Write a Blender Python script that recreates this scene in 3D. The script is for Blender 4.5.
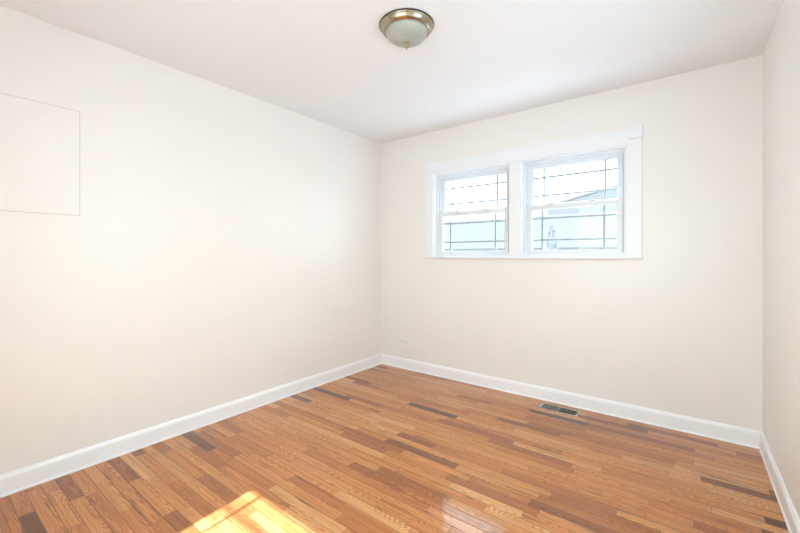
import bpy, bmesh, math, random
from mathutils import Vector, Matrix

for o in list(bpy.data.objects):
    bpy.data.objects.remove(o)
SC = bpy.context.scene
COL = SC.collection
random.seed(4)

# ------------------------------------------------------------------ room numbers (metres)
XL, XR, YB, YF, H = -2.720, 0.362, 3.226, -0.42, 2.44
WT = 0.16                      # wall thickness
F_PX, YAW, VH, CAM_H = 379.15, math.radians(37.327), 255.65, 1.196

# ------------------------------------------------------------------ camera
cd = bpy.data.cameras.new('camera')
cam = bpy.data.objects.new('camera', cd)
COL.objects.link(cam)
cam.location = (0, 0, CAM_H)
cam.rotation_euler = (math.pi / 2, 0, YAW)
cd.sensor_width = 36
cd.sensor_fit = 'HORIZONTAL'
cd.lens = F_PX / 800 * 36
cd.shift_y = -(266.5 - VH) / 800
cd.clip_start = 0.02
cd.clip_end = 300
SC.camera = cam

# ------------------------------------------------------------------ sky, sun, added fill lights, exposure
w = bpy.data.worlds.new('sky')
SC.world = w
w.use_nodes = True
bgn = w.node_tree.nodes['Background']
bgn.inputs[0].default_value = (0.86, 0.95, 1.0, 1)
bgn.inputs[1].default_value = 8.0

sd = bpy.data.lights.new('sun', 'SUN')
sd.energy = 66.0
sd.color = (0.68, 0.80, 1.0)
sd.angle = math.radians(0.55)
sun = bpy.data.objects.new('sun', sd)
COL.objects.link(sun)
sun.location = (-2.5, 12, 8)
sun.rotation_euler = Vector((0.177, -2.196, -1.24)).to_track_quat('-Z', 'Y').to_euler()

# added fill light outside the made-up front window, behind the camera
fd = bpy.data.lights.new('front_fill_light', 'AREA')
fd.shape = 'RECTANGLE'
fd.size, fd.size_y = 2.2, 2.1
fd.energy = 7
fd.color = (0.90, 0.96, 1.0)
fl = bpy.data.objects.new('front_fill_light', fd)
COL.objects.link(fl)
fl.location = (-0.9, YF - WT - 0.40, 1.15)
fl.rotation_euler = (math.radians(100), 0, 0)     # shines towards +y and a little upwards

# second added fill light, aimed up through the front window to the ceiling
gd = bpy.data.lights.new('front_upward_fill', 'AREA')
gd.shape = 'RECTANGLE'
gd.size, gd.size_y = 2.7, 1.6
gd.energy = 34
gd.color = (0.92, 0.97, 1.0)
gl = bpy.data.objects.new('front_upward_fill', gd)
COL.objects.link(gl)
gl.location = (-0.7, YF - WT - 1.1, 0.0)
gl.rotation_euler = (math.radians(138), 0, 0)

SC.view_settings.view_transform = 'Standard'
SC.view_settings.look = 'None'
SC.view_settings.exposure = -0.23
SC.view_settings.gamma = 1.0
SC.view_settings.use_curve_mapping = False
SC.cycles.max_bounces = 14
SC.cycles.diffuse_bounces = 10
SC.cycles.glossy_bounces = 4
SC.cycles.transparent_max_bounces = 16
SC.cycles.sample_clamp_indirect = 8.0

# ------------------------------------------------------------------ materials
def srgb(r, g, b):
    f = lambda c: (c / 255 / 12.92) if c <= 10 else ((c / 255 + 0.055) / 1.055) ** 2.4
    return (f(r), f(g), f(b), 1)

def new_mat(name):
    m = bpy.data.materials.new(name)
    m.use_nodes = True
    nt = m.node_tree
    return m, nt, nt.nodes['Principled BSDF']

class N:
    """small helper for node graphs"""
    def __init__(s, nt): s.nt = nt
    def node(s, t, **kw):
        n = s.nt.nodes.new(t)
        for k, v in kw.items(): setattr(n, k, v)
        return n
    def link(s, a, b): s.nt.links.new(a, b)
    def put(s, sock, v):
        if isinstance(v, bpy.types.NodeSocket): s.link(v, sock)
        else: sock.default_value = v
    def math(s, op, a, b=0.0, c=0.0, clamp=False):
        n = s.node('ShaderNodeMath', operation=op, use_clamp=clamp)
        s.put(n.inputs[0], a); s.put(n.inputs[1], b); s.put(n.inputs[2], c)
        return n.outputs[0]
    def mix(s, fac, a, b, blend='MIX'):
        n = s.node('ShaderNodeMix', data_type='RGBA', blend_type=blend)
        s.put(n.inputs[0], fac); s.put(n.inputs[6], a); s.put(n.inputs[7], b)
        return n.outputs[2]
    def ramp(s, fac, stops, interp='LINEAR'):
        n = s.node('ShaderNodeValToRGB')
        e = n.color_ramp; e.interpolation = interp
        while len(e.elements) < len(stops): e.elements.new(0.5)
        for el, (p, c) in zip(e.elements, stops):
            el.position = p; el.color = c if len(c) == 4 else (*c, 1)
        s.link(fac, n.inputs[0])
        return n.outputs[0]
    def xyz(s, x, y, z):
        n = s.node('ShaderNodeCombineXYZ')
        s.put(n.inputs[0], x); s.put(n.inputs[1], y); s.put(n.inputs[2], z)
        return n.outputs[0]
    def noise(s, vec, scale, detail=2.0, rough=0.5, dim='3D', dist=0.0):
        n = s.node('ShaderNodeTexNoise', noise_dimensions=dim)
        s.put(n.inputs['Vector'], vec)
        n.inputs['Scale'].default_value = scale
        n.inputs['Detail'].default_value = detail
        n.inputs['Roughness'].default_value = rough
        n.inputs['Distortion'].default_value = dist
        return n.outputs['Fac']
    def bump(s, h, strength, dist):
        n = s.node('ShaderNodeBump')
        n.inputs['Strength'].default_value = strength
        n.inputs['Distance'].default_value = dist
        s.link(h, n.inputs['Height'])
        return n.outputs[0]
    def objco(s): return s.node('ShaderNodeTexCoord').outputs['Object']

def paint(name, col, rough=0.55, orange_peel=0.15, var=0.02):
    m, nt, b = new_mat(name)
    n = N(nt); co = n.objco()
    v = n.noise(co, 1.3, 3)
    c2 = tuple(x * (1 - var * 2) for x in col[:3]) + (1,)
    n.link(n.mix(v, col, c2), b.inputs['Base Color'])
    b.inputs['Roughness'].default_value = rough
    if orange_peel:
        n.link(n.bump(n.noise(co, 260, 2), orange_peel, 0.0006), b.inputs['Normal'])
    return m

def simple(name, col, rough=0.4, metal=0.0, var=0.06, scale=30):
    m, nt, b = new_mat(name)
    n = N(nt); co = n.objco()
    v = n.noise(co, scale, 3)
    c2 = tuple(x * (1 - var) for x in col[:3]) + (1,)
    n.link(n.mix(v, col, c2), b.inputs['Base Color'])
    b.inputs['Roughness'].default_value = rough
    b.inputs['Metallic'].default_value = metal
    return m

M_WALL = paint('cream_wall_paint', (0.865, 0.838, 0.79, 1), 0.36)
M_CEIL = paint('white_ceiling_paint', (0.875, 0.90, 0.91, 1), 0.7)
M_TRIM = paint('white_trim_paint', (0.855, 0.87, 0.88, 1), 0.32, 0.04, 0.01)
M_BASE = paint('white_baseboard_paint', (0.915, 0.925, 0.93, 1), 0.32, 0.04, 0.01)
M_VINYL = paint('white_window_vinyl', (0.76, 0.785, 0.805, 1), 0.3, 0.0, 0.01)
M_MUNTIN = simple('grey_blue_muntin', (0.42, 0.48, 0.52, 1), 0.4)
M_LATCH = simple('grey_latch_metal', srgb(185, 190, 192), 0.35, 0.2)
M_PLATE = paint('outlet_plastic', (0.87, 0.855, 0.82, 1), 0.35, 0.0, 0.01)
M_SLOT = simple('dark_slot', (0.05, 0.045, 0.04, 1), 0.7)
M_GROOVE = simple('grey_track_gap_shade', srgb(120, 124, 130), 0.8)
M_NICKEL = simple('warm_brushed_nickel', (0.43, 0.38, 0.27, 1), 0.26, 1.0, 0.12, 12)
M_BRONZE = simple('dark_bronze_rim', (0.10, 0.075, 0.05, 1), 0.4, 0.8)
M_VENT = simple('satin_register_metal', (0.55, 0.53, 0.49, 1), 0.4, 0.5)
M_LOUVER = simple('dull_louver_metal', (0.33, 0.31, 0.27, 1), 0.45, 0.5)
M_DUCT = simple('dark_duct', (0.012, 0.012, 0.012, 1), 0.9)

def frosted():
    m, nt, b = new_mat('frosted_lamp_glass')
    n = N(nt); co = n.objco()
    c = n.ramp(n.noise(co, 9, 4, 0.6, dist=1.2), [(0.3, (0.38, 0.40, 0.34, 1)), (0.7, (0.45, 0.465, 0.40, 1))])
    n.link(c, b.inputs['Base Color'])
    b.inputs['Roughness'].default_value = 0.35
    b.inputs['Subsurface Weight'].default_value = 0.15
    b.inputs['Subsurface Radius'].default_value = (0.01, 0.01, 0.01)
    return m
M_FROST = frosted()

def glass():
    m, nt, b = new_mat('clear_window_glass')
    nt.nodes.remove(b)
    n = N(nt)
    t = n.node('ShaderNodeBsdfTransparent'); t.inputs[0].default_value = (0.94, 0.97, 0.97, 1)
    g = n.node('ShaderNodeBsdfGlossy'); g.inputs['Roughness'].default_value = 0.02
    lw = n.node('ShaderNodeLayerWeight'); lw.inputs[0].default_value = 0.5
    fac = n.math('ADD', n.math('MULTIPLY', n.math('POWER', lw.outputs['Facing'], 5.0), 0.95), 0.018)   # same from both faces of the pane
    mx = n.node('ShaderNodeMixShader')
    n.link(fac, mx.inputs[0]); n.link(t.outputs[0], mx.inputs[1]); n.link(g.outputs[0], mx.inputs[2])
    n.link(mx.outputs[0], nt.nodes['Material Output'].inputs['Surface'])
    return m
M_GLASS = glass()

def oak():
    m, nt, b = new_mat('oak_strip_floor')
    n = N(nt)
    sep = n.node('ShaderNodeSeparateXYZ'); n.link(n.objco(), sep.inputs[0])
    X, Y = sep.outputs[0], sep.outputs[1]
    PW = 0.0577
    yv = n.math('DIVIDE', n.math('SUBTRACT', Y, 0.319 - 20 * PW), PW)
    row = n.math('FLOOR', yv)
    v = n.math('FRACT', yv)                              # 0..1 across a strip
    wn = n.node('ShaderNodeTexWhiteNoise', noise_dimensions='1D'); n.link(row, wn.inputs['W'])
    rrow = wn.outputs['Value']
    wpos = n.math('ADD', n.math('MULTIPLY', X, 2.3), n.math('MULTIPLY', rrow, 913.7))
    vor = n.node('ShaderNodeTexVoronoi', voronoi_dimensions='1D', feature='F1')
    n.link(wpos, vor.inputs['W']); vor.inputs['Scale'].default_value = 1.0
    vor.inputs['Randomness'].default_value = 0.95
    sc = n.node('ShaderNodeSeparateColor'); n.link(vor.outputs['Color'], sc.inputs[0])
    r1, r2, r3 = sc.outputs
    ve = n.node('ShaderNodeTexVoronoi', voronoi_dimensions='1D', feature='DISTANCE_TO_EDGE')
    n.link(wpos, ve.inputs['W']); ve.inputs['Scale'].default_value = 1.0
    ve.inputs['Randomness'].default_value = 0.95
    # board colour
    base = n.ramp(r1, [(0.0, srgb(88, 50, 22)), (0.03, srgb(122, 71, 33)), (0.08, srgb(163, 98, 48)),
                       (0.18, srgb(196, 123, 64)), (0.5, srgb(214, 140, 76)), (0.8, srgb(222, 152, 87)),
                       (1.0, srgb(234, 174, 111))])
    ro = n.math('MULTIPLY', r2, 71.3)                   # moves the grain from board to board
    # flat-sawn growth rings: every board is a slice through a tilted cone of rings
    xl = n.math('DIVIDE', n.math('SUBTRACT', wpos, vor.outputs['W']), 2.3)
    warp = n.noise(n.xyz(n.math('MULTIPLY', X, 5.0), n.math('MULTIPLY', Y, 30.0), ro), 1.0, 3, 0.55)
    wob = n.math('MULTIPLY', n.math('SUBTRACT', warp, 0.5), 0.011)
    yl = n.math('MULTIPLY', n.math('SUBTRACT', v, n.math('ADD', -0.1, n.math('MULTIPLY', r2, 1.2))), PW)
    zl = n.math('ADD', n.math('ADD', n.math('MULTIPLY', xl, n.math('MULTIPLY', n.math('SUBTRACT', r3, 0.5), 0.34)), n.math('MULTIPLY', r2, 0.03)), wob)
    rr = n.math('SQRT', n.math('ADD', n.math('MULTIPLY', yl, yl), n.math('MULTIPLY', zl, zl)))
    ph = n.math('MULTIPLY', n.math('ADD', rr, n.math('MULTIPLY', wob, 0.5)), n.math('ADD', 900.0, n.math('MULTIPLY', r1, 500.0)))
    ring = n.math('ADD', n.math('MULTIPLY', n.math('SINE', ph), 0.5), 0.5)
    ring = n.math('POWER', ring, 2.6)
    # fine pores along the board
    fine = n.noise(n.xyz(n.math('MULTIPLY', X, 9.0), n.math('MULTIPLY', Y, 330.0), ro), 1.0, 3, 0.6)
    broad = n.noise(n.xyz(n.math('MULTIPLY', X, 1.3), n.math('MULTIPLY', Y, 62.0), ro), 1.0, 4, 0.65)
    dark = n.mix(1.0, base, (0.40, 0.30, 0.22, 1), 'MULTIPLY')
    c = n.mix(n.math('MULTIPLY', ring, n.math('ADD', 0.55, n.math('MULTIPLY', r1, 0.25))), base, dark)
    fm = n.node('ShaderNodeMapRange'); n.link(fine, fm.inputs[0])
    fm.inputs[1].default_value = 0.46; fm.inputs[2].default_value = 0.72
    c = n.mix(n.math('MULTIPLY', fm.outputs[0], 0.55), c, dark)
    bm = n.node('ShaderNodeMapRange'); n.link(broad, bm.inputs[0])
    bm.inputs[1].default_value = 0.42; bm.inputs[2].default_value = 0.72
    c = n.mix(n.math('MULTIPLY', bm.outputs[0], 0.6), c, dark)
    # mineral streaks and knots, on a few boards
    st = n.noise(n.xyz(n.math('MULTIPLY', X, 2.4), n.math('MULTIPLY', Y, 44.0), n.math('ADD', ro, 9.0)), 1.0, 4, 0.65)
    sm = n.node('ShaderNodeMapRange'); n.link(st, sm.inputs[0])
    sm.inputs[1].default_value = 0.58; sm.inputs[2].default_value = 0.72
    c = n.mix(n.math('MULTIPLY', sm.outputs[0], 0.9), c, srgb(78, 52, 34))
    # joints
    em = n.math('MINIMUM', v, n.math('SUBTRACT', 1.0, v))
    j1 = n.math('LESS_THAN', em, 0.026)
    j2 = n.math('LESS_THAN', ve.outputs['Distance'], 0.0022)
    jt = n.math('MAXIMUM', j1, j2)
    c = n.mix(n.math('MULTIPLY', jt, 0.75), c, srgb(70, 40, 22))
    n.link(c, b.inputs['Base Color'])
    # height: eased edges, a little cupping and tilt per board
    g1 = n.node('ShaderNodeMapRange'); n.link(em, g1.inputs[0])
    g1.inputs[1].default_value = 0.0; g1.inputs[2].default_value = 0.055
    g2 = n.node('ShaderNodeMapRange'); n.link(ve.outputs['Distance'], g2.inputs[0])
    g2.inputs[1].default_value = 0.0; g2.inputs[2].default_value = 0.005
    hgt = n.math('MINIMUM', g1.outputs[0], g2.outputs[0])
    tilt = n.math('MULTIPLY', n.math('SUBTRACT', r2, 0.5), n.math('MULTIPLY', v, 0.55))
    hgt = n.math('ADD', n.math('ADD', hgt, tilt), n.math('MULTIPLY', fine, 0.10))
    bp = n.bump(hgt, 0.5, 0.0006)
    n.link(bp, b.inputs['Normal'])
    n.link(n.bump(hgt, 0.55, 0.0006), b.inputs['Coat Normal'])
    b.inputs['Roughness'].default_value = 0.42
    b.inputs['Specular IOR Level'].default_value = 0.08
    b.inputs['Coat Weight'].default_value = 1.0
    b.inputs['Coat Roughness'].default_value = 0.085
    b.inputs['Coat IOR'].default_value = 1.48
    return m
M_OAK = oak()

def siding(name, col, pitch):
    m, nt, b = new_mat(name)
    n = N(nt)
    sep = n.node('ShaderNodeSeparateXYZ'); n.link(n.objco(), sep.inputs[0])
    fr = n.math('FRACT', n.math('DIVIDE', sep.outputs[2], pitch))
    c = n.mix(n.math('LESS_THAN', fr, 0.1), col, tuple(x * 0.75 for x in col[:3]) + (1,))
    n.link(c, b.inputs['Base Color'])
    n.link(n.bump(fr, 0.5, 0.01), b.inputs['Normal'])
    b.inputs['Roughness'].default_value = 0.7
    return m
M_SIDING = siding('pale_blue_siding', (0.125, 0.14, 0.15, 1), 0.13)
M_SIDING2 = siding('white_siding', (0.185, 0.19, 0.194, 1), 0.13)

M_SIDING3 = simple('weathered_pale_roofing', (0.29, 0.30, 0.305, 1), 0.9, 0, 0.3, 3)

def shingles():
    m, nt, b = new_mat('grey_roof_shingles')
    n = N(nt); co = n.objco()
    br = n.node('ShaderNodeTexBrick')
    n.link(co, br.inputs['Vector'])
    br.inputs['Color1'].default_value = (0.150, 0.154, 0.156, 1)
    br.inputs['Color2'].default_value = (0.139, 0.143, 0.145, 1)
    br.inputs['Mortar'].default_value = (0.128, 0.131, 0.133, 1)
    br.inputs['Scale'].default_value = 4.0
    n.link(br.outputs[0], b.inputs['Base Color'])
    b.inputs['Roughness'].default_value = 0.9
    b.inputs['Specular IOR Level'].default_value = 0.0
    return m
M_SHINGLE = shingles()
M_CONC = simple('pale_concrete_yard', (0.40, 0.42, 0.43, 1), 0.9, 0, 0.3, 0.7)
M_SOFFIT = simple('white_soffit', (0.80, 0.83, 0.86, 1), 0.6, 0, 0.05, 3)
M_LEAF = simple('grey_green_foliage', (0.27, 0.285, 0.29, 1), 0.8)
M_DARKPANE = simple('dark_house_pane', (0.165, 0.178, 0.185, 1), 0.4)

# ------------------------------------------------------------------ mesh helpers
def box(bm, x0, x1, y0, y1, z0, z1):
    vs = [bm.verts.new((x, y, z)) for x in (x0, x1) for y in (y0, y1) for z in (z0, z1)]
    for f in ((0, 1, 3, 2), (4, 6, 7, 5), (0, 4, 5, 1), (2, 3, 7, 6), (0, 2, 6, 4), (1, 5, 7, 3)):
        bm.faces.new([vs[i] for i in f])
    return vs

def obj(name, bm, mat, parent=None, bevel=0.0, seg=2, smooth=False, loc=None, mats=None):
    bmesh.ops.recalc_face_normals(bm, faces=bm.faces)
    me = bpy.data.meshes.new(name)
    if loc is not None:
        bmesh.ops.translate(bm, verts=bm.verts, vec=-Vector(loc))
    bm.to_mesh(me); bm.free()
    o = bpy.data.objects.new(name, me)
    for mm in (mats or [mat]): me.materials.append(mm)
    COL.objects.link(o)
    if loc is not None: o.location = loc
    if parent is not None:
        o.parent = parent
        if loc is None:                                  # built in world space
            o.location = -world_loc(parent)
        else:
            o.location = Vector(loc) - world_loc(parent)
    if smooth:
        for p in me.polygons: p.use_smooth = True
    if bevel > 0:
        md = o.modifiers.new('bevel', 'BEVEL'); md.width = bevel; md.segments = seg
        md.limit_method = 'ANGLE'; md.angle_limit = math.radians(35)
        md.harden_normals = False
    return o

def world_loc(o):
    v = Vector((0, 0, 0))
    while o is not None:
        v = v + Vector(o.location); o = o.parent
    return v

def boxes(name, lst, mat, parent=None, bevel=0.0, loc=None):
    bm = bmesh.new()
    for b in lst: box(bm, *b)
    return obj(name, bm, mat, parent, bevel, loc=loc)

def empty(name, loc, label=None, cat=None, kind=None, group=None, rz=0.0):
    o = bpy.data.objects.new(name, None)
    COL.objects.link(o)
    o.location = loc; o.rotation_euler = (0, 0, rz)
    o.empty_display_size = 0.1
    return tag(o, label, cat, kind, group)

def tag(o, label=None, cat=None, kind=None, group=None):
    if label: o['label'] = label
    if cat: o['category'] = cat
    if kind: o['kind'] = kind
    if group: o['group'] = group
    return o

def lathe(bm, prof, n=72, center=(0, 0, 0)):
    rings = []
    for r, z in prof:
        if r < 1e-6:
            rings.append([bm.verts.new((center[0], center[1], center[2] + z))])
        else:
            rings.append([bm.verts.new((center[0] + r * math.cos(2 * math.pi * i / n),
                                        center[1] + r * math.sin(2 * math.pi * i / n), center[2] + z)) for i in range(n)])
    for a, b in zip(rings, rings[1:]):
        for i in range(n):
            j = (i + 1) % n
            if len(a) == 1 and len(b) == 1: continue
            if len(a) == 1: bm.faces.new((a[0], b[j], b[i]))
            elif len(b) == 1: bm.faces.new((a[i], a[j], b[0]))
            else: bm.faces.new((a[i], a[j], b[j], b[i]))

def extrude_profile(bm, prof, p0, p1, out):
    """prof: list of (d, z) with d = distance out of the wall; runs from p0 to p1 along the wall foot."""
    p0, p1, out = Vector(p0), Vector(p1), Vector(out)
    A = [bm.verts.new(p0 + out * d + Vector((0, 0, z))) for d, z in prof]
    B = [bm.verts.new(p1 + out * d + Vector((0, 0, z))) for d, z in prof]
    k = len(prof)
    for i in range(k):
        j = (i + 1) % k
        bm.faces.new((A[i], A[j], B[j], B[i]))
    bm.faces.new(A); bm.faces.new(B[::-1])

def wall_with_holes(name, axis, lo, hi, t0, t1, holes, mat):
    """axis 'x': wall runs along x, thickness along y (t0..t1). holes: (a0,a1,z0,z1)."""
    As = sorted({lo, hi} | {h[0] for h in holes} | {h[1] for h in holes})
    Zs = sorted({0.0, H} | {h[2] for h in holes} | {h[3] for h in holes})
    bm = bmesh.new()
    def solid(i, k):
        if not (0 <= i < len(As) - 1 and 0 <= k < len(Zs) - 1): return False
        ca, cz = (As[i] + As[i + 1]) / 2, (Zs[k] + Zs[k + 1]) / 2
        return not any(h[0] < ca < h[1] and h[2] < cz < h[3] for h in holes)
    P = lambda a, t, z: (a, t, z) if axis == 'x' else (t, a, z)
    cache = {}
    def vert(a, t, z):
        k = (round(a, 5), round(t, 5), round(z, 5))
        if k not in cache: cache[k] = bm.verts.new(P(a, t, z))
        return cache[k]
    for i in range(len(As) - 1):
        for k in range(len(Zs) - 1):
            if not solid(i, k): continue
            a0, a1, z0, z1 = As[i], As[i + 1], Zs[k], Zs[k + 1]
            for t in (t0, t1):
                bm.faces.new([vert(a0, t, z0), vert(a1, t, z0), vert(a1, t, z1), vert(a0, t, z1)])
            if not solid(i - 1, k): bm.faces.new([vert(a0, t0, z0), vert(a0, t1, z0), vert(a0, t1, z1), vert(a0, t0, z1)])
            if not solid(i + 1, k): bm.faces.new([vert(a1, t0, z0), vert(a1, t1, z0), vert(a1, t1, z1), vert(a1, t0, z1)])
            if not solid(i, k - 1): bm.faces.new([vert(a0, t0, z0), vert(a1, t0, z0), vert(a1, t1, z0), vert(a0, t1, z0)])
            if not solid(i, k + 1): bm.faces.new([vert(a0, t0, z1), vert(a1, t0, z1), vert(a1, t1, z1), vert(a0, t1, z1)])
    o = obj(name, bm, mat)
    return tag(o, kind='structure')

# ------------------------------------------------------------------ room shell
tag(boxes('floor', [(XL - WT, XR + WT, YF - WT, YB + WT, -0.12, 0.0)], M_OAK), kind='structure')
tag(boxes('ceiling', [(XL - WT, XR + WT, YF - WT, YB + WT, H, H + 0.14)], M_CEIL), kind='structure')
tag(boxes('wall_left', [(XL - WT, XL, YF - WT, YB + WT, 0, H)], M_WALL), kind='structure')
OP1 = (-2.035, -1.242)          # window openings in the back wall
OP2 = (-1.150, -0.360)
ZS, ZH = 1.186, 2.011
wall_with_holes('wall_back', 'x', XL, XR, YB, YB + WT, [(OP1[0], OP1[1], ZS, ZH), (OP2[0], OP2[1], ZS, ZH)], M_WALL)
SW = (0.95, 1.96, 0.95, 2.12)   # added side window, out of view, for fill light: y0, y1, z0, z1
wall_with_holes('wall_right', 'y', YF - WT, YB + WT, XR, XR + WT, [SW], M_WALL)
FW = (-1.55, 0.20, 0.45, 2.12)     # added wide front window behind the camera, for fill light: x0, x1, z0, z1
wall_with_holes('wall_front', 'x', XL, XR, YF - WT, YF, [FW], M_WALL)

BB = [(0, 0), (0.019, 0), (0.0188, 0.005), (0.0175, 0.009), (0.014, 0.012), (0.014, 0.086), (0.0128, 0.089),
      (0.012, 0.094), (0.0085, 0.100), (0.006, 0.106), (0.0, 0.107)]
def baseboard(name, p0, p1, out):
    bm = bmesh.new()
    extrude_profile(bm, BB, p0, p1, out)
    return tag(obj(name, bm, M_BASE), kind='structure')
baseboard('baseboard_left', (XL, YF, 0), (XL, YB, 0), (1, 0, 0))
baseboard('baseboard_back', (XL, YB, 0), (XR, YB, 0), (0, -1, 0))
baseboard('baseboard_right', (XR, YF, 0), (XR, YB, 0), (-1, 0, 0))
baseboard('baseboard_front', (XL, YF, 0), (XR, YF, 0), (0, 1, 0))

# ------------------------------------------------------------------ window casing on the back wall
tr = empty('trim_1', ((OP1[0] + OP2[1]) / 2, YB, ZS), kind='structure')
CY = YB - 0.019
boxes('head_casing', [(OP1[0] - 0.005, OP2[1] + 0.005, CY, YB, ZH, 2.121)], M_TRIM, tr, 0.003)
for x0, x1 in ((-2.131, OP1[0]), (OP2[1], -0.268)):
    boxes('side_casing', [(x0, x1, CY, YB, ZS, 2.045)], M_TRIM, tr, 0.003)
for x0, x1 in ((-2.136, OP1[0] - 0.004), (OP2[1] + 0.004, -0.263)):
    bm = bmesh.new()
    box(bm, x0, x1, CY - 0.007, YB, 2.045, 2.126)
    obj('corner_block', bm, M_TRIM, tr, 0.003)
boxes('mullion', [(OP1[1], OP2[0], CY, YB + 0.05, ZS, ZH)], M_TRIM, tr, 0.003)
bm = bmesh.new()
box(bm, -2.138, -0.261, YB - 0.034, YB + 0.03, ZS - 0.016, ZS)
obj('stool', bm, M_TRIM, tr, 0.006, 3)

# ------------------------------------------------------------------ double-hung windows
def rect_ring(bm, x0, x1, z0, z1, y0, y1, l, r, b, t):
    box(bm, x0, x0 + l, y0, y1, z0, z1)
    box(bm, x1 - r, x1, y0, y1, z0, z1)
    box(bm, x0 + l, x1 - r, y0, y1, z0, z0 + b)
    box(bm, x0 + l, x1 - r, y0, y1, z1 - t, z1)

def window(name, op, glass_x):
    x0, x1 = op
    gx0, gx1 = glass_x
    root = empty(name, ((x0 + x1) / 2, YB, ZS), kind='structure')
    # jamb liner with stops (the stepped edges around the sashes)
    bm = bmesh.new()
    rect_ring(bm, x0, x1, ZS, ZH, YB - 0.004, YB + 0.13, 0.012, 0.012, 0.012, 0.012)
    obj('jamb', bm, M_TRIM, root, 0.0015)
    bm = bmesh.new()
    rect_ring(bm, x0 + 0.012, x1 - 0.012, ZS + 0.012, ZH - 0.012, YB + 0.026, YB + 0.038, 0.018, 0.018, 0.006, 0.020)
    rect_ring(bm, x0 + 0.012, x1 - 0.012, ZS + 0.012, ZH - 0.012, YB + 0.076, YB + 0.086, 0.020, 0.020, 0.004, 0.026)
    rect_ring(bm, x0 + 0.012, x1 - 0.012, ZS + 0.012, ZH - 0.012, YB + 0.112, YB + 0.130, 0.024, 0.024, 0.014, 0.030)
    obj('frame', bm, M_VINYL, root, 0.0015)
    # sash track gap's shade as a grey strip down the side that faces the camera squarely
    boxes('track_gap_shade', [(x1 - 0.0325, x1 - 0.0295, YB + 0.0235, YB + 0.0262, ZS + 0.04, ZH - 0.05)], M_GROOVE, root)
    sx0, sx1 = x0 + 0.024, x1 - 0.024
    def sash(gz0, gz1, z0, z1, yc, munt_z, locks):
        ya, yb = yc - 0.015, yc + 0.015
        s = boxes('sash', [], M_VINYL, root)
        bm = bmesh.new()
        rect_ring(bm, sx0, sx1, z0, z1, ya, yb, gx0 - sx0, sx1 - gx1, gz0 - z0, z1 - gz1)
        bm.to_mesh(s.data); bm.free()
        md = s.modifiers.new('bevel', 'BEVEL'); md.width = 0.003; md.segments = 2
        md.limit_method = 'ANGLE'
        bm = bmesh.new()                                 # glazing bead
        rect_ring(bm, gx0 - 0.001, gx1 + 0.001, gz0 - 0.001, gz1 + 0.001, yc - 0.009, yc + 0.009, 0.006, 0.006, 0.006, 0.006)
        obj('glazing_bead', bm, M_VINYL, s)
        boxes('pane', [(gx0, gx1, yc - 0.002, yc + 0.002, gz0, gz1)], M_GLASS, s)
        for mx in (gx0 + 0.088, gx1 - 0.088):
            boxes('muntin', [(mx - 0.0085, mx + 0.0085, yc - 0.006, yc + 0.006, gz0, gz1)], M_MUNTIN, s, 0.002)
        for mz in munt_z:
            boxes('muntin', [(gx0, gx1, yc - 0.0056, yc + 0.0056, mz - 0.0085, mz + 0.0085)], M_MUNTIN, s, 0.002)
        if locks:
            for fx in (0.24, 0.73):
                lx = gx0 + (gx1 - gx0) * fx
                bm = bmesh.new()
                box(bm, lx - 0.028, lx + 0.028, ya + 0.002, yb - 0.004, z1, z1 + 0.005)
                box(bm, lx - 0.012, lx + 0.018, ya + 0.005, yb - 0.007, z1 + 0.005, z1 + 0.013)
                obj('sash_lock', bm, M_LATCH, s, 0.002)
            bm = bmesh.new()                             # tilt latches at the ends of the top rail
            box(bm, sx0 + 0.004, sx0 + 0.034, ya + 0.003, yb - 0.01, z1, z1 + 0.004)
            box(bm, sx1 - 0.034, sx1 - 0.004, ya + 0.003, yb - 0.01, z1, z1 + 0.004)
            obj('tilt_latch', bm, M_LATCH, s, 0.001)
        return s
    sash(1.241, 1.587, ZS + 0.018, 1.624, YB + 0.057, (1.328, 1.511), True)
    sash(1.634, 1.945, 1.594, ZH - 0.026, YB + 0.099, (1.709, 1.864), False)
    return root
window('window_1', OP1, (-1.958, -1.316))
window('window_2', OP2, (-1.074, -0.432))

# ------------------------------------------------------------------ added side and front windows, out of view, to brighten the room
sw = empty('added_window_3', (XR, (SW[0] + SW[1]) / 2, SW[2]), kind='structure')
y0, y1, z0, z1 = SW
def ring_y(bm, y0, y1, z0, z1, xa, xb, t):
    box(bm, xa, xb, y0, y0 + t, z0, z1); box(bm, xa, xb, y1 - t, y1, z0, z1)
    box(bm, xa, xb, y0 + t, y1 - t, z0, z0 + t); box(bm, xa, xb, y0 + t, y1 - t, z1 - t, z1)
bm = bmesh.new(); ring_y(bm, y0 - 0.09, y1 + 0.09, z0 - 0.09, z1 + 0.09, XR - 0.019, XR, 0.09)
obj('casing', bm, M_TRIM, sw, 0.003)
bm = bmesh.new(); ring_y(bm, y0, y1, z0, z1, XR, XR + 0.12, 0.03)
box(bm, XR + 0.05, XR + 0.09, (y0 + y1) / 2 - 0.03, (y0 + y1) / 2 + 0.03, z0 + 0.03, z1 - 0.03)
obj('frame', bm, M_VINYL, sw, 0.002)
for a, b_ in ((y0 + 0.03, (y0 + y1) / 2 - 0.03), ((y0 + y1) / 2 + 0.03, y1 - 0.03)):
    boxes('pane', [(XR + 0.068, XR + 0.072, a, b_, z0 + 0.03, z1 - 0.03)], M_GLASS, sw)

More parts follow.
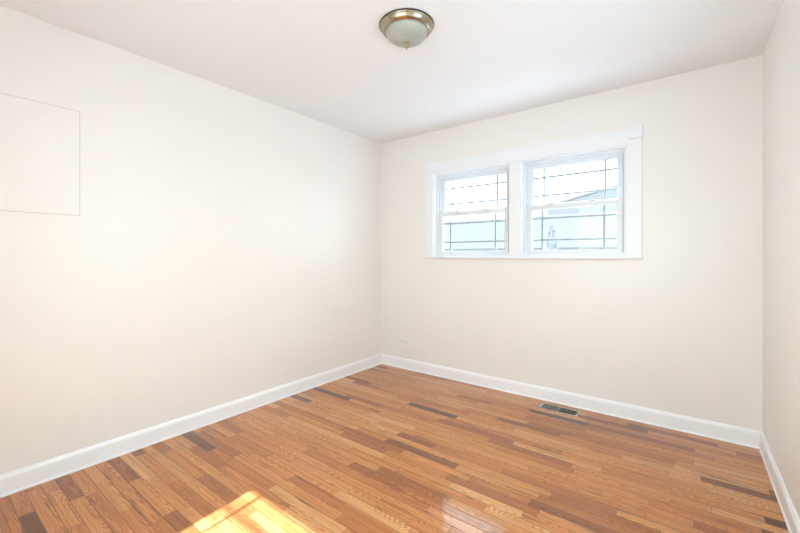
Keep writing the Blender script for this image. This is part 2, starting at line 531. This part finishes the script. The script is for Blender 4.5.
fw = empty('added_window_4', ((FW[0] + FW[1]) / 2, YF, FW[2]), kind='structure')
x0, x1, z0, z1 = FW
bm = bmesh.new(); rect_ring(bm, x0 - 0.09, x1 + 0.09, z0 - 0.09, z1 + 0.09, YF, YF + 0.019, 0.09, 0.09, 0.09, 0.09)
obj('casing', bm, M_TRIM, fw, 0.003)
bm = bmesh.new(); rect_ring(bm, x0, x1, z0, z1, YF - 0.12, YF, 0.03, 0.03, 0.03, 0.03)
box(bm, (x0 + x1) / 2 - 0.03, (x0 + x1) / 2 + 0.03, YF - 0.09, YF - 0.05, z0 + 0.03, z1 - 0.03)
obj('frame', bm, M_VINYL, fw, 0.002)
for a, b_ in ((x0 + 0.03, (x0 + x1) / 2 - 0.03), ((x0 + x1) / 2 + 0.03, x1 - 0.03)):
    boxes('pane', [(a, b_, YF - 0.072, YF - 0.068, z0 + 0.03, z1 - 0.03)], M_GLASS, fw)

# ------------------------------------------------------------------ ceiling light
LX, LY = -1.215, 1.652
lamp = empty('ceiling_light', (LX, LY, H), 'round flush-mount ceiling light with nickel pan and frosted glass dome', 'ceiling light')
bm = bmesh.new()
lathe(bm, [(0, 0), (0.147, 0), (0.1485, -0.002), (0.1485, -0.005), (0.146, -0.0075), (0.140, -0.0075)], 96, (LX, LY, H))
obj('rim', bm, M_BRONZE, lamp, smooth=True)['label'] = 'thin dark rim against the ceiling'
bm = bmesh.new()
lathe(bm, [(0.1445, -0.006), (0.1445, -0.010), (0.142, -0.013), (0.139, -0.015), (0.137, -0.019), (0.134, -0.025), (0.129, -0.031),
           (0.124, -0.035), (0.1215, -0.0355), (0.1205, -0.038), (0.1180, -0.0395), (0.1155, -0.038), (0.1155, -0.030)], 96, (LX, LY, H))
o = obj('pan', bm, M_NICKEL, lamp, smooth=True)
bm = bmesh.new()
prof = []
for i in range(19):
    a = math.radians(90 * i / 18)
    prof.append((0.1145 * math.cos(a), -0.034 - 0.061 * math.sin(a)))
prof[-1] = (0, prof[-1][1])
lathe(bm, prof, 96, (LX, LY, H))
obj('glass_dome', bm, M_FROST, lamp, smooth=True)['label'] = 'frosted white glass dome'
bm = bmesh.new()
lathe(bm, [(0, -0.0935), (0.0190, -0.0940), (0.0205, -0.0965), (0.0190, -0.1000), (0.0130, -0.1025), (0.0105, -0.105), (0.0130, -0.109),
           (0.0130, -0.113), (0.0095, -0.118), (0.0045, -0.120), (0.0035, -0.123), (0.0045, -0.126), (0.0030, -0.130), (0, -0.131)], 40, (LX, LY, H))
obj('finial', bm, M_NICKEL, lamp, smooth=True)

# ------------------------------------------------------------------ access panel on the left wall
pn = empty('access_panel', (XL, 0.36, 1.42), 'square access panel painted cream like the left wall around it', 'wall panel')
M_SEAM = simple('shadowed_panel_gap', (0.60, 0.55, 0.48, 1), 0.9)  # shade in the gap, painted as a darker strip
def ring_x(bm, y0, y1, z0, z1, xa, xb, t):
    box(bm, xa, xb, y0, y0 + t, z0, z1); box(bm, xa, xb, y1 - t, y1, z0, z1)
    box(bm, xa, xb, y0 + t, y1 - t, z0, z0 + t); box(bm, xa, xb, y0 + t, y1 - t, z1 - t, z1)
bm = bmesh.new(); ring_x(bm, 0.110, 0.614, 1.408, 2.016, XL, XL + 0.003, 0.011)
obj('panel_frame', bm, M_WALL, pn, 0.001)
bm = bmesh.new(); ring_x(bm, 0.120, 0.604, 1.418, 2.006, XL, XL + 0.0012, 0.006)
obj('gap', bm, M_SEAM, pn)['label'] = 'thin gap around the panel door, its shade painted dark'
bm = bmesh.new(); box(bm, XL, XL + 0.0035, 0.1235, 0.6005, 1.4225, 2.0025)
obj('panel_door', bm, M_WALL, pn, 0.001)

# ------------------------------------------------------------------ wall outlet
ox, oz = -2.388, 0.287
ou = empty('wall_outlet', (ox, YB, oz), 'cream duplex outlet mounted sideways low on the back wall above the baseboard', 'outlet')
boxes('cover_plate', [(ox - 0.060, ox + 0.060, YB - 0.006, YB, oz - 0.036, oz + 0.036)], M_PLATE, ou, 0.003)
for dx in (-0.0215, 0.0215):
    bm = bmesh.new()
    lathe(bm, [(0, 0.0085), (0.0155, 0.0085), (0.0165, 0.0075), (0.0165, 0)], 32)
    bmesh.ops.rotate(bm, verts=bm.verts, cent=(0, 0, 0), matrix=Matrix.Rotation(math.pi / 2, 3, 'X'))
    bmesh.ops.translate(bm, verts=bm.verts, vec=(ox + dx, YB, oz))
    rc = obj('receptacle', bm, M_PLATE, ou)
    for q in (-0.006, 0.006):
        boxes('slot', [(ox + dx - 0.006, ox + dx + 0.005, YB - 0.0088, YB - 0.0080, oz + q - 0.0016, oz + q + 0.0016)], M_SLOT, rc)
bm = bmesh.new()
lathe(bm, [(0, 0.0075), (0.003, 0.0072), (0.0035, 0.006)], 16)
bmesh.ops.rotate(bm, verts=bm.verts, cent=(0, 0, 0), matrix=Matrix.Rotation(math.pi / 2, 3, 'X'))
bmesh.ops.translate(bm, verts=bm.verts, vec=(ox, YB, oz))
obj('screw', bm, M_LATCH, ou)

# ------------------------------------------------------------------ floor register
vx0, vx1, vy0, vy1 = -0.945, -0.662, 3.030, 3.145
fv = empty('floor_register', ((vx0 + vx1) / 2, (vy0 + vy1) / 2, 0), 'metal floor vent register with black slots set in oak floor below window', 'floor vent')
bm = bmesh.new()
ix0, ix1, iy0, iy1 = vx0 + 0.014, vx1 - 0.014, vy0 + 0.008, vy1 - 0.008
for b in ((vx0, ix0, vy0, vy1), (ix1, vx1, vy0, vy1), (ix0, ix1, vy0, iy0), (ix0, ix1, iy1, vy1)):
    box(bm, b[0], b[1], b[2], b[3], 0.0, 0.005)
xm = (ix0 + ix1) / 2
box(bm, xm - 0.0018, xm + 0.0018, iy0, iy1, 0.0015, 0.0042)
obj('frame', bm, M_VENT, fv, 0.001)
boxes('duct_opening', [(ix0, ix1, iy0, iy1, 0.0002, 0.0010)], M_DUCT, fv)
def bank(a, b, sgn):
    bm = bmesh.new()
    nsl = 8
    p = (b - a) / nsl
    for i in range(nsl):
        xc = a + (i + 0.5) * p
        wv = 0.0018
        vs = box(bm, xc - wv, xc + wv, iy0, iy1, 0.0012, 0.0046)
        for v in vs:
            v.co.x += sgn * 0.0011 * (1 if v.co.z > 0.003 else -1)
    box(bm, a, b, (iy0 + iy1) / 2 - 0.0016, (iy0 + iy1) / 2 + 0.0016, 0.0012, 0.0044)
    obj('louver_bank', bm, M_LOUVER, fv)
bank(ix0, xm - 0.0018, -1)
bank(xm + 0.0018, ix1, 1)

# ------------------------------------------------------------------ outside: eave over the windows, yard, neighbouring houses
ev = empty('trim_2', (XL, YB + WT, 2.05), kind='structure')
boxes('soffit', [(XL - 0.6, XR + 0.6, YB + WT, YB + WT + 0.10, 2.10, 2.115)], M_SOFFIT, ev)
boxes('gutter', [(XL - 0.6, XR + 0.6, YB + WT + 0.10, YB + WT + 0.20, 1.985, 2.11)], M_SOFFIT, ev, 0.02)
tag(boxes('ground', [(-40, 30, -30, 70, -1.3, -1.1)], M_CONC), kind='structure')

def house(name, x0, x1, y0, y1, zb, ze, zr, ridge, wmat, label, windows, rmat=None):
    """gabled house; ridge 'x' or 'y'"""
    root = empty(name, ((x0 + x1) / 2, (y0 + y1) / 2, zb), label, 'house')
    bm = bmesh.new()
    ym, xm = (y0 + y1) / 2, (x0 + x1) / 2
    if ridge == 'x':
        pr = [(y0, zb), (y1, zb), (y1, ze), (ym, zr), (y0, ze)]
        A = [bm.verts.new((x0, y, z)) for y, z in pr]; B = [bm.verts.new((x1, y, z)) for y, z in pr]
    else:
        pr = [(x0, zb), (x1, zb), (x1, ze), (xm, zr), (x0, ze)]
        A = [bm.verts.new((x, y0, z)) for x, z in pr]; B = [bm.verts.new((x, y1, z)) for x, z in pr]
    for i in range(5):
        j = (i + 1) % 5
        bm.faces.new((A[i], A[j], B[j], B[i]))
    bm.faces.new(A); bm.faces.new(B[::-1])
    obj('wall', bm, wmat, root)
    # roof slabs with overhang
    ov, th = 0.06, 0.10
    bm = bmesh.new()
    for s in (-1, 1):
        if ridge == 'x':
            e = y0 - ov if s < 0 else y1 + ov
            sl = (zr - ze) / (ym - y0)
            pts = [(ym, zr + 0.02), (e, ze - sl * ov + 0.02), (e, ze - sl * ov + th), (ym, zr + th)]
            A = [bm.verts.new((x0 - ov, y, z)) for y, z in pts]; B = [bm.verts.new((x1 + ov, y, z)) for y, z in pts]
        else:
            e = x0 - ov if s < 0 else x1 + ov
            sl = (zr - ze) / (xm - x0)
            pts = [(xm, zr + 0.02), (e, ze - sl * ov + 0.02), (e, ze - sl * ov + th), (xm, zr + th)]
            A = [bm.verts.new((x, y0 - ov, z)) for x, z in pts]; B = [bm.verts.new((x, y1 + ov, z)) for x, z in pts]
        for i in range(4):
            j = (i + 1) % 4
            bm.faces.new((A[i], A[j], B[j], B[i]))
        bm.faces.new(A); bm.faces.new(B[::-1])
    obj('roof', bm, rmat or M_SHINGLE, root)
    for wx0, wx1, wz0, wz1 in windows:
        bm = bmesh.new()
        rect_ring(bm, wx0 - 0.08, wx1 + 0.08, wz0 - 0.08, wz1 + 0.08, y0 - 0.04, y0 + 0.02, 0.08, 0.08, 0.08, 0.08)
        fo = obj('window_frame', bm, M_TRIM, root)
        boxes('pane', [(wx0, wx1, y0 - 0.02, y0 + 0.01, wz0, wz1)], M_DARKPANE, fo)
    return root
house('garage', -16.0, 1.5, 11.0, 16.0, -1.1, 1.35, 2.50, 'x', M_SIDING,
      'long low pale shingled roof outside, filling the lower window panes', [(-9.4, -8.5, 0.1, 1.0)])
house('neighbor_house', -5.2, 6.0, 18.0, 27.0, -1.1, 3.45, 4.68, 'y', M_SIDING2,
      'white gabled house rising behind the low roof, seen through the right window', [(-3.3, -2.5, 1.6, 2.9)], M_SIDING3)

# narrow evergreen standing in the yard
sx, sy = -2.22, 8.0
sh = empty('evergreen_shrub', (sx, sy, -1.1), 'narrow grey-green evergreen outside, seen in the lower left of the right window', 'shrub')
bm = bmesh.new()
lathe(bm, [(0, 0), (0.05, 0), (0.035, 1.2), (0.01, 2.5), (0, 2.52)], 10, (sx, sy, -1.1))
obj('trunk', bm, M_BRONZE, sh)
bm = bmesh.new()
for i in range(1500):
    t = random.random() ** 0.8
    zz = -1.0 + 2.78 * t
    rr = 0.26 * (1 - t ** 3) * (0.5 + 0.5 * random.random())
    a = random.random() * 6.2832
    c = Vector((sx + rr * math.cos(a), sy + rr * math.sin(a), zz))
    d = Vector((math.cos(a), math.sin(a), 0.8 + random.random())).normalized() * 0.09
    n2 = Vector((-math.sin(a), math.cos(a), random.uniform(-0.6, 0.6))) * 0.028
    bm.faces.new([bm.verts.new(c - d * 0.4), bm.verts.new(c + n2), bm.verts.new(c + d), bm.verts.new(c - n2)])
obj('foliage', bm, M_LEAF, sh)
